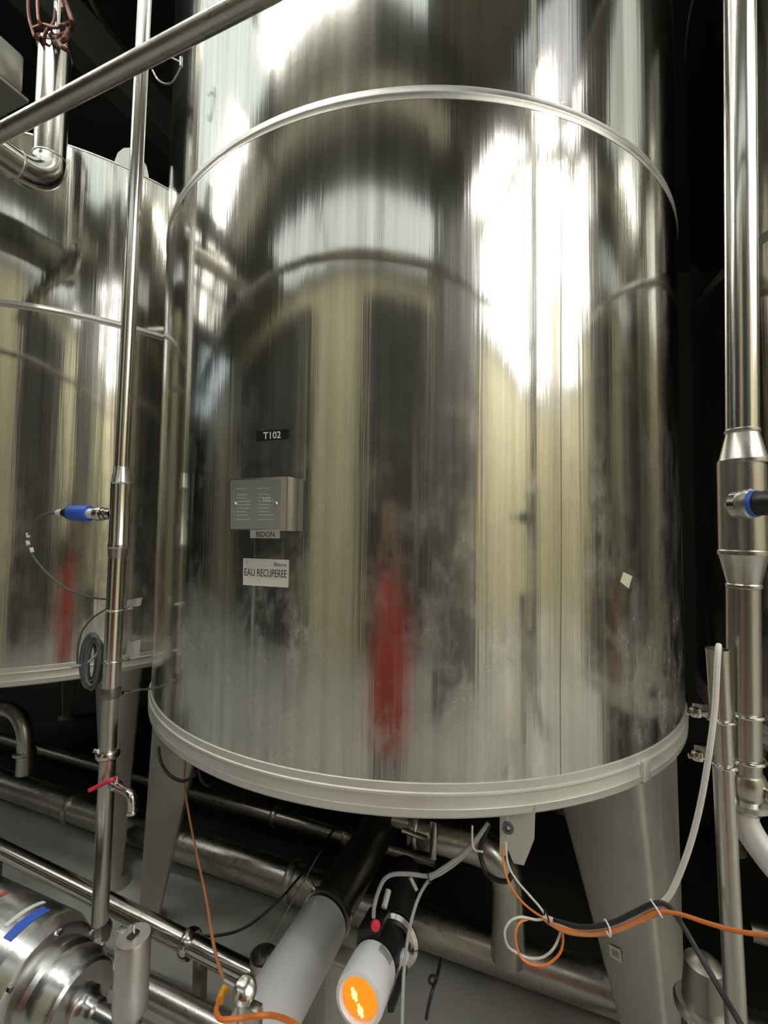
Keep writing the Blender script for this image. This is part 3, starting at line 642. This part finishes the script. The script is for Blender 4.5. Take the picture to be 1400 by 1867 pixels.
# ---- pipe with flange and bend behind, under the tank
g0, gz = 1.50, .475
sL, sR = atn(690,1545,g0).dot(U), atn(905,1545,g0).dot(U)
sM = atn(758,1545,g0).dot(U)
t = thing('bend_pipe', 'pipe with clamp under the big tank, bending down near the junction box', 'pipe', P3(sR, g0, .16))
straight(t, P3(-.515, g0, gz+.02), P3(sM, g0, gz+.02), .026, 'pipe_dull', 'thin_section')
obj('bend', B(tube, [P3(sM,g0,gz),P3(sM+.1,g0,gz),P3(sR-.07,g0,gz),P3(sR-.02,g0,gz-.012),P3(sR+.02,g0,gz-.05),P3(sR+.035,g0,gz-.11),P3(sR+.035,g0,.16)], .052, 32, 5), 'pipe_dull', t)
clamp_ring(P3(sM,g0,gz+.005), U, .045, .03, .016, 'pipe_dull', t, 'clamp'); 
obj('wing_bolt', B(rbox, P3(sM+.075, g0-.055, gz+.02), .022,.008,.12, AX, .002), 'pipe', t)
obj('clamp_bolt', B(rod, P3(sM-.03,g0-.06,gz+.03), P3(sM+.05,g0-.06,gz+.02), .008, 10), 'pipe', t)
# ---- junction box hanging under the band
jn = 1.02; J = lambda px, py, n=jn: atn(px, py, n)
t = thing('junction_box', 'pale sheet metal cable guard hanging below the tank band', 'box', J(940,1580))
pq = [J(*c) for c in ((926,1470),(976,1470),(974,1530),(955,1578),(936,1574),(926,1550))]
obj('side_plate', B(prism, pq, N*.006), 'box', t)
pq = [J(911,1470,1.0),J(926,1470,1.0),J(924,1560,1.0),J(911,1558,1.0)]
obj('front_flange', B(prism, pq, N*.03), 'box', t)
obj('grommet', B(lathe, [(.006,0),(.012,0),(.012,.006),(.006,.006)], J(926,1508,.995), -N, 16), 'cable_dark_grey', t)
# cables
def cable(label, pts, r, m, n_=None, k=6): 
    return tag(obj('cable', B(tube, [atn(*c) for c in pts], r, 8, k), m), label, 'cable')
cable('white cable dropping from the junction box into the loop', ((922,1535,.985),(926,1575,.97),(942,1605,.95),(965,1632,.93),(985,1655,.91),(994,1672,.90),(978,1677,.895),(950,1672,.885),(930,1680,.88),(920,1700,.875),(926,1725,.875),(944,1738,.875),(965,1747,.875),(990,1745,.875),(1010,1728,.875),(1021,1700,.88),(1016,1680,.885),(1000,1672,.89)), .0021, 'cable_white')
cable('orange cable dropping from the junction box into the loop', ((917,1540,.98),(918,1575,.965),(928,1610,.945),(948,1640,.925),(970,1660,.905),(992,1674,.895),(1016,1688,.88),(1026,1705,.875),(1022,1735,.87),(1000,1757,.865),(975,1760,.862),(952,1748,.862),(942,1725,.865),(940,1700,.87),(948,1682,.88),(962,1676,.89)), .0021, 'cable_orange')
cable('white cable from the loop along the right leg', ((992,1674,.888),(1020,1684,.87),(1060,1693,.855),(1110,1690,.85),(1150,1676,.845),(1185,1658,.843),(1212,1642,.84),(1232,1610,.838),(1258,1540,.832),(1278,1460,.825),(1293,1370,.815),(1303,1290,.818),(1307,1220,.822),(1309,1188,.828),(1310,1178,.836),(1310,1178,.843),(1310,1186,.846),(1311,1230,.846)), .0042, 'cable_white')
cable('orange cable bundled along the right leg and off to the right', ((992,1676,.885),(1030,1694,.86),(1075,1700,.85),(1120,1694,.845),(1165,1676,.84),(1200,1662,.835),(1240,1667,.82),(1290,1683,.79),(1345,1698,.76),(1420,1708,.73)), .0030, 'cable_orange')
cable('brown orange cable beside the orange one on the right leg', ((996,1680,.88),(1030,1699,.857),(1075,1705,.847),(1120,1699,.842),(1165,1682,.838),(1198,1667,.835),(1225,1662,.832)), .0028, 'cable_brown')
cable('black cable over the right leg, hanging to the lower right corner', ((1010,1678,.875),(1060,1690,.852),(1110,1684,.846),(1150,1667,.842),(1190,1648,.838),(1215,1650,.835),(1240,1680,.82),(1275,1740,.79),(1310,1800,.76),(1350,1867,.72),(1380,1920,.70)), .0040, 'cable_black')
def tie(label, px, py, n, dx, dy, r, m='white'):
    a = atn(px-dx, py-dy, n); b = atn(px+dx, py+dy, n); d = (b-a).normalized(); c = (a+b)/2
    bm = bmesh.new(); L_ = (b-a).length/2; w = (-fw)
    tube(bm, [c - d*L_ + w*.0, c - d*L_*.8 - w*.0 + w*.008, c + w*.011, c + d*L_*.8 + w*.008, c + d*L_, c + d*L_*.8 - w*.008, c - w*.01, c - d*L_*.8 - w*.008, c - d*L_], .0015, 6, 4)
    tag(obj('cable_tie', bm, m), label, 'cable tie')
tie('white cable tie around the bundle on the left half of the right leg', 1107, 1692, .842, 0, 9, .01)
tie('white cable tie around the bundle where the cables split', 1196, 1656, .832, 6, 10, .01)
tie('dark cable tie gathering the cable loop', 996, 1672, .885, 0, 8, .01, 'black')
cable('light grey cable arching from tank bottom to the lamp head', ((890,1500,1.02),(868,1530,1.0),(840,1560,.99),(805,1585,.98),(781,1597,.975),(750,1594,.97),(718,1594,.965),(700,1604,.96),(688,1630,.955),(682,1655,.95),(681,1672,.95)), .0045, 'cable_grey')
cable('thin grey cable hanging down past the right of the lamp', ((886,1508,1.03),(864,1540,1.01),(836,1570,1.0),(805,1592,.985),(783,1604,.975),(765,1632,.96),(752,1670,.94),(742,1720,.92),(736,1780,.90),(733,1867,.87),(732,1910,.85)), .0034, 'cable_grey')
tie('black cable tie holding two grey cables together', 782, 1599, .972, 2, 8, .01, 'black')
cable('short black cable hooked below the tank beside the junction box', ((892,1500,1.05),(877,1540,1.05),(876,1560,1.05),(886,1590,1.04),(905,1604,1.03),(925,1606,1.02),(935,1590,1.03)), .0055, 'cable_black')
tag(obj('cable_tie', B(tube, [atn(*c) for c in ((861,1505,1.0),(861,1535,.99),(866,1550,.985),(880,1553,.98))], .0022, 6, 5), 'white'), 'pale cable tie tail standing up by the grey cables', 'cable tie')
tag(obj('cable_tie', B(tube, [atn(*c) for c in ((748,1600,.965),(754,1612,.965),(760,1624,.96))], .004, 8, 4), 'cable_grey'), 'grey tie tail pointing down under the arching cable', 'cable tie')
t = thing('hook', 'black wire hook hanging over the pale floor', 'hook', atn(782,1835,1.0))
obj('shank', B(tube, [atn(*c) for c in ((804,1748,1.1),(797,1780,1.05),(790,1800,1.0),(782,1830,.98),(777,1858,.97))], .004, 8, 5), 'cable_black', t)
obj('eye', B(tube, [atn(789+7*math.cos(a), 1787+8*math.sin(a), 1.03) for a in [i*math.pi/4 for i in range(9)]], .003, 8, 3), 'cable_black', t)
# sticker on the right leg: the facet left of the crease
ph = math.radians(57)
tan = U*math.cos(ph)+N*math.sin(ph); rad = U*math.sin(ph)-N*math.cos(ph); cz = P3(MA[0],MA[1],0)
fA = cz + rad*1.004 - tan*.12 + Z*.9025; fB = cz + rad*.74 - tan*.12 + Z*.9025; fC = cz + rad*1.045 - tan*.03 + Z*.012
fn = (fB-fA).cross(fC-fA).normalized(); fn = fn if fn.dot(CAM-fA) > 0 else -fn
def leg_map(px, py, d=0): dd = ray(px, py); return CAM + dd*((fA-CAM).dot(fn)/dd.dot(fn)) + fn*(d+.003)
f = patch_fn([(1110.8,1720),(1132,1730),(1135,1755.5),(1113.5,1741.7)], None, leg_map)
o = tag(obj('sticker', B(sticker, f, 2, 2), 'cream'), 'small pale sticker on the right front leg of the big tank', 'sticker')
obj('print', B(sticker, lambda u, v, d=0: f(.2+u*.6, .25+v*.5, d+.0007), 2, 2, .0003), 'tape_grey', o)
# ---- right riser assembly
rn = .878; RS = atn(1354, 930, rn); rs = RS.dot(U)
def zr_(py, px=1354): return atn(px, py, rn).z
rt = thing('riser_pipe', 'upright steel pipe at the right edge with swollen sensor section', 'pipe', P3(rs, rn, zr_(1470)))
q1, q2 = .0225, .0320; Rr = lambda z: P3(rs + .014*(z-1.55), rn, z)
zz = [zr_(y) for y in (787, 842, 1008, 1068, 1405, 1445, 1472)]
straight(rt, Rr(zz[0]), Rr(4.4), q1, name='upper_pipe')
obj('upper_reducer', B(lathe, [(q1,.004),(q1+.0015,.002),(q1+.0015,-.002),(q1,-.004),(q2,zz[1]-zz[0]+.004),(q2+.0018,zz[1]-zz[0]+.002),(q2+.0018,zz[1]-zz[0]-.003),(q2,zz[1]-zz[0]-.005)], Rr(zz[0]), Z, 48), 'pipe_dull', rt)
obj('sensor_body', B(lathe, [(q2,0),(q2,zz[1]-zz[2])], Rr(zz[2]), Z, 48), 'pipe_dull', rt)
obj('lower_reducer', B(lathe, [(q2,.005),(q2+.0018,.003),(q2+.0018,-.003),(q2,-.005),(q1,zz[3]-zz[2]+.004),(q1+.0015,zz[3]-zz[2]+.002),(q1+.0015,zz[3]-zz[2]-.002),(q1,zz[3]-zz[2]-.004)], Rr(zz[2]), Z, 48), 'pipe_dull', rt)
straight(rt, Rr(zz[4]), Rr(zz[3]), q1, 'pipe_dull', name='middle_pipe')
obj('wide_clamp', B(lathe, [(q1,.0),(q1+.003,-.002),(q1+.006,-.01),(q1+.006,-.02),(q1+.001,zz[5]-zz[4]-.004),(q1+.010,zz[5]-zz[4]-.008),(q1+.010,zz[5]-zz[4]-.016),(q1+.001,zz[6]-zz[4]),(q1-.002,zz[6]-zz[4]-.004)], Rr(zz[4]), Z, 40), 'pipe_dull', rt)
obj('wing_nut', B(rbox, Rr(zz[4]-.022)+U*.030-N*.02, .022,.012,.018, AX, .003), 'pipe', rt)
el = [Rr(zz[6]+.004), Rr(zz[6]-.02), P3(rs+.008,rn-.004,zz[6]-.05), P3(rs+.04,rn-.012,zz[6]-.09), P3(rs+.09,rn-.02,zz[6]-.14), P3(rs+.2,rn-.04,zz[6]-.24)]
obj('lower_bend', B(tube, el, .0195, 28, 6), 'alu', rt)
# sensor on the right riser, pointing to the right
s0_ = atn(1348, 920, rn-.034); sdr = (U*.62 - N*.78 + Z*.02).normalized()
t = thing('level_sensor', 'black ended level sensor cut off by the right picture edge', 'sensor', s0_)
def sg(name, h0, prof, m, seg=32): obj(name, B(lathe, prof, s0_ + sdr*h0, sdr, seg), m, t)
sg('port', -.012, [(.016,0),(.019,.004),(.021,.006),(.021,.016),(.016,.018)], 'pipe')
sg('lock_nut', .004, [(.016,0),(.022,.001),(.0235,.004),(.0235,.013),(.021,.016),(.015,.016)], 'pipe_dull', 12)
sg('body', .019, [(.014,0),(.0195,.0),(.0205,.001),(.0205,.006),(.0195,.008)], 'blue')
sg('plug', .026, [(.012,0),(.0185,.0),(.019,.003),(.019,.016),(.015,.022),(.013,.05),(0,.05)], 'black')
sg('plug_band', .052, [(.0155,0),(.0165,.001),(.0165,.016),(.015,.017)], 'white')
sg('cable_tail', .074, [(.006,0),(.006,.15),(0,.15)], 'cable_black')
# open topped overflow pipe
on = .845; OT = atn(1308, 1183, on); os_ = OT.dot(U)
t = thing('open_pipe', 'open topped steel pipe with a white hose in its mouth', 'pipe', P3(os_, on, 0))
zo = OT.z; ob_ = atn(1342, 1867, on); sl = (OT - P3(os_, on, 0))
bot = Vector((ob_.x, ob_.y, ob_.z)); ax_ = (OT-bot).normalized(); LL = (OT-bot).length + .35
obj('pipe_section', B(lathe, [(.0140,0),(.0160,0),(.0160,.05),(.0142,.10),(.0142,LL-.12),(.0155,LL-.01),(.0160,LL),(.0145,LL),(.0122,LL-.12),(.0122,LL-.4)], OT - ax_*LL, ax_, 36), 'pipe_dull', t)
# U-bolts joining both pipes
def ubolt(label, c, r, ang, tail):
    t = thing('pipe_clamp', label, 'clamp', c)
    d1 = N
    lp = [c + U*r + d1*tail] + [c + U*(r*math.cos(a)) - N*(r*math.sin(a)) for a in [math.radians(x) for x in range(0,181,30)]] + [c - U*r + d1*tail]
    obj('u_bolt', B(tube, lp, .0026, 8, 4), 'pipe', t)
    return t
def on_open(py): 
    k = (py-1183)/(1867-1183); p = atn(1308+34*k, py, on); return p
for i, py in enumerate((1312, 1393)):
    c = on_open(py); t = ubolt(('upper' if i == 0 else 'lower') + ' U-bolt clamp around the open topped pipe', c, .0172, 0, .03)
    obj('nut', B(rbox, c - U*.034 + Z*.006, .014,.014,.014, AX, .003), 'pipe', t)
    obj('bolt_end', B(rod, c - U*.046+Z*.004, c - U*.018+Z*.006, .004, 8), 'pipe', t)
    obj('bracket', B(rbox, c + N*.03, .06,.006,.02, AX, .001), 'pipe_dull', t)
for i, py in enumerate((1300, 1382)):
    c = Rr(zr_(py, 1358)); ubolt(('upper' if i == 0 else 'lower') + ' U-bolt around the right riser pipe', c, .0262, 0, .03)
# dim vertical pipe lower right
t = thing('upright_pipe', 'dim upright pipe with bright collar in the lower right corner', 'pipe', P3(atn(1285,1860,1.0).dot(U), 1.0, .2))
u_s = atn(1283,1800,1.0).dot(U); zt = atn(1283,1735,1.0).z
obj('pipe_section', B(lathe, [(.036,0),(.036,zt-.1),(.03,zt-.02),(0,zt)], P3(u_s,1.0,0), Z, 32), 'pipe_dark', t)
clamp_ring(P3(u_s,1.0,atn(1283,1838,1.0).z), Z, .036, .02, .012, 'pipe_dull', t, 'collar')
# low pipe behind on the right
run('dim pipe crossing behind the open pipe at the right', .5, 3, 1.5, .44, .022, 'pipe_dark')
# ------------------------------------------------------------------ the photographer, seen as the red mirror image in both tanks
def person():
    t = thing('person', 'person in dark clothes and long red apron, mirrored in the tank', 'person', (-.25, -.50, 0))
    o = Vector((-.25, -.50, 0))
    V = [(0,0,.95),(0,0,1.15),(0,-.01,1.33),(0,0,1.46),(0,.02,1.56),(0,.02,1.68),
         (.10,0,.90),(.11,.02,.50),(.11,-.01,.10),(.12,.10,.05),(-.10,0,.90),(-.11,.02,.50),(-.11,-.01,.10),(-.12,.10,.05),
         (.19,0,1.38),(.24,.08,1.14),(.15,.36,1.36),(-.19,0,1.38),(-.24,.08,1.14),(-.05,.36,1.36),(.13,.40,1.40),(-.01,.40,1.40)]
    Rd = [.15,.14,.15,.06,.075,.085,.10,.065,.045,.04,.10,.065,.045,.04,.06,.048,.03,.06,.048,.03,.028,.028]
    E_ = [(0,1),(1,2),(2,3),(3,4),(4,5),(0,6),(6,7),(7,8),(8,9),(0,10),(10,11),(11,12),(12,13),(2,14),(14,15),(15,16),(16,20),(2,17),(17,18),(18,19),(19,21)]
    for h, sg_ in ((20,-1),(21,1)):
        hx, hy, hz = V[h]
        for k in range(4):
            i = len(V); V += [(hx+sg_*.012, hy+.03, hz+.025-.014*k), (hx+sg_*.045, hy+.045, hz+.028-.014*k)]; Rd += [.009,.008]; E_ += [(h,i),(i,i+1)]
        i = len(V); V += [(hx+sg_*.012, hy-.005, hz+.04)]; Rd += [.010]; E_ += [(h,i)]
    me = bpy.data.meshes.new('body'); me.from_pydata(V, E_, []); ob = bpy.data.objects.new('body', me); COL.objects.link(ob)
    md = ob.modifiers.new('skin', 'SKIN'); 
    for i, r in enumerate(Rd): me.skin_vertices[0].data[i].radius = (r, r*.8 if i < 4 else r); me.skin_vertices[0].data[i].use_root = (i == 0)
    ss = ob.modifiers.new('sub', 'SUBSURF'); ss.levels = 2; ss.render_levels = 2
    dg = bpy.context.evaluated_depsgraph_get(); dg.update(); m2 = bpy.data.meshes.new_from_object(ob.evaluated_get(dg))
    bpy.data.objects.remove(ob); m2.name = 'body'
    for n_, c, r in (('skin tone', (.55,.33,.24), .5), ('red apron cloth', (.72,.07,.04), .7), ('dark trousers', (.02,.02,.025), .8)): m2.materials.append(mat(n_, c, r))
    for p in m2.polygons:
        p.use_smooth = True; c = p.center
        p.material_index = 0 if c.z > 1.45 or (c.y > .33 and c.z > 1.2) else 2
    b = bpy.data.objects.new('body', m2); COL.objects.link(b); b.parent = t
    bm = bmesh.new(); lathe(bm, [(.235,.36),(.24,.38),(.225,.80),(.20,1.0),(.19,1.22),(.15,1.28)], o, Z, 32)
    for v in bm.verts: v.co.y = o.y + (v.co.y-o.y)*.62
    obj('apron', bm, m2.materials[1], t)
    hm = mat('dark hair', (.03,.02,.015), .6); bm = bmesh.new(); bmesh.ops.create_uvsphere(bm, u_segments=24, v_segments=16, radius=.105)
    for v in bm.verts: v.co = o + Vector((v.co.x*.95, v.co.y*1.05-.015, v.co.z*1.1+1.67))
    bmesh.ops.delete(bm, geom=[v for v in bm.verts if v.co.y > o.y+.03 and v.co.z < 1.70], context='VERTS'); obj('hair', bm, hm, t)
    bm = bmesh.new(); lathe(bm, [(.0,-.02),(.008,-.018),(.013,0),(.010,.02),(0,.035)], o+Vector((0,.108,1.60)), Z, 12); obj('nose', bm, m2.materials[0], t)
    for x in (-.034,.034):
        bm = bmesh.new(); bmesh.ops.create_uvsphere(bm, u_segments=12, v_segments=8, radius=.012); bmesh.ops.translate(bm, vec=o+Vector((x,.092,1.64)), verts=bm.verts); obj('eye', bm, 'white', t)
    obj('mouth', B(rbox, o+Vector((0,.098,1.565)), .045,.008,.01, None, .003), mat('lips', (.45,.16,.14), .5), t)
person()
ph_ = tag(obj('phone', B(rbox, Vector((-.03, -.045, 1.455)), .075, .009, .15, None, .004), 'black'), 'black phone held up at eye height facing the tank', 'phone')
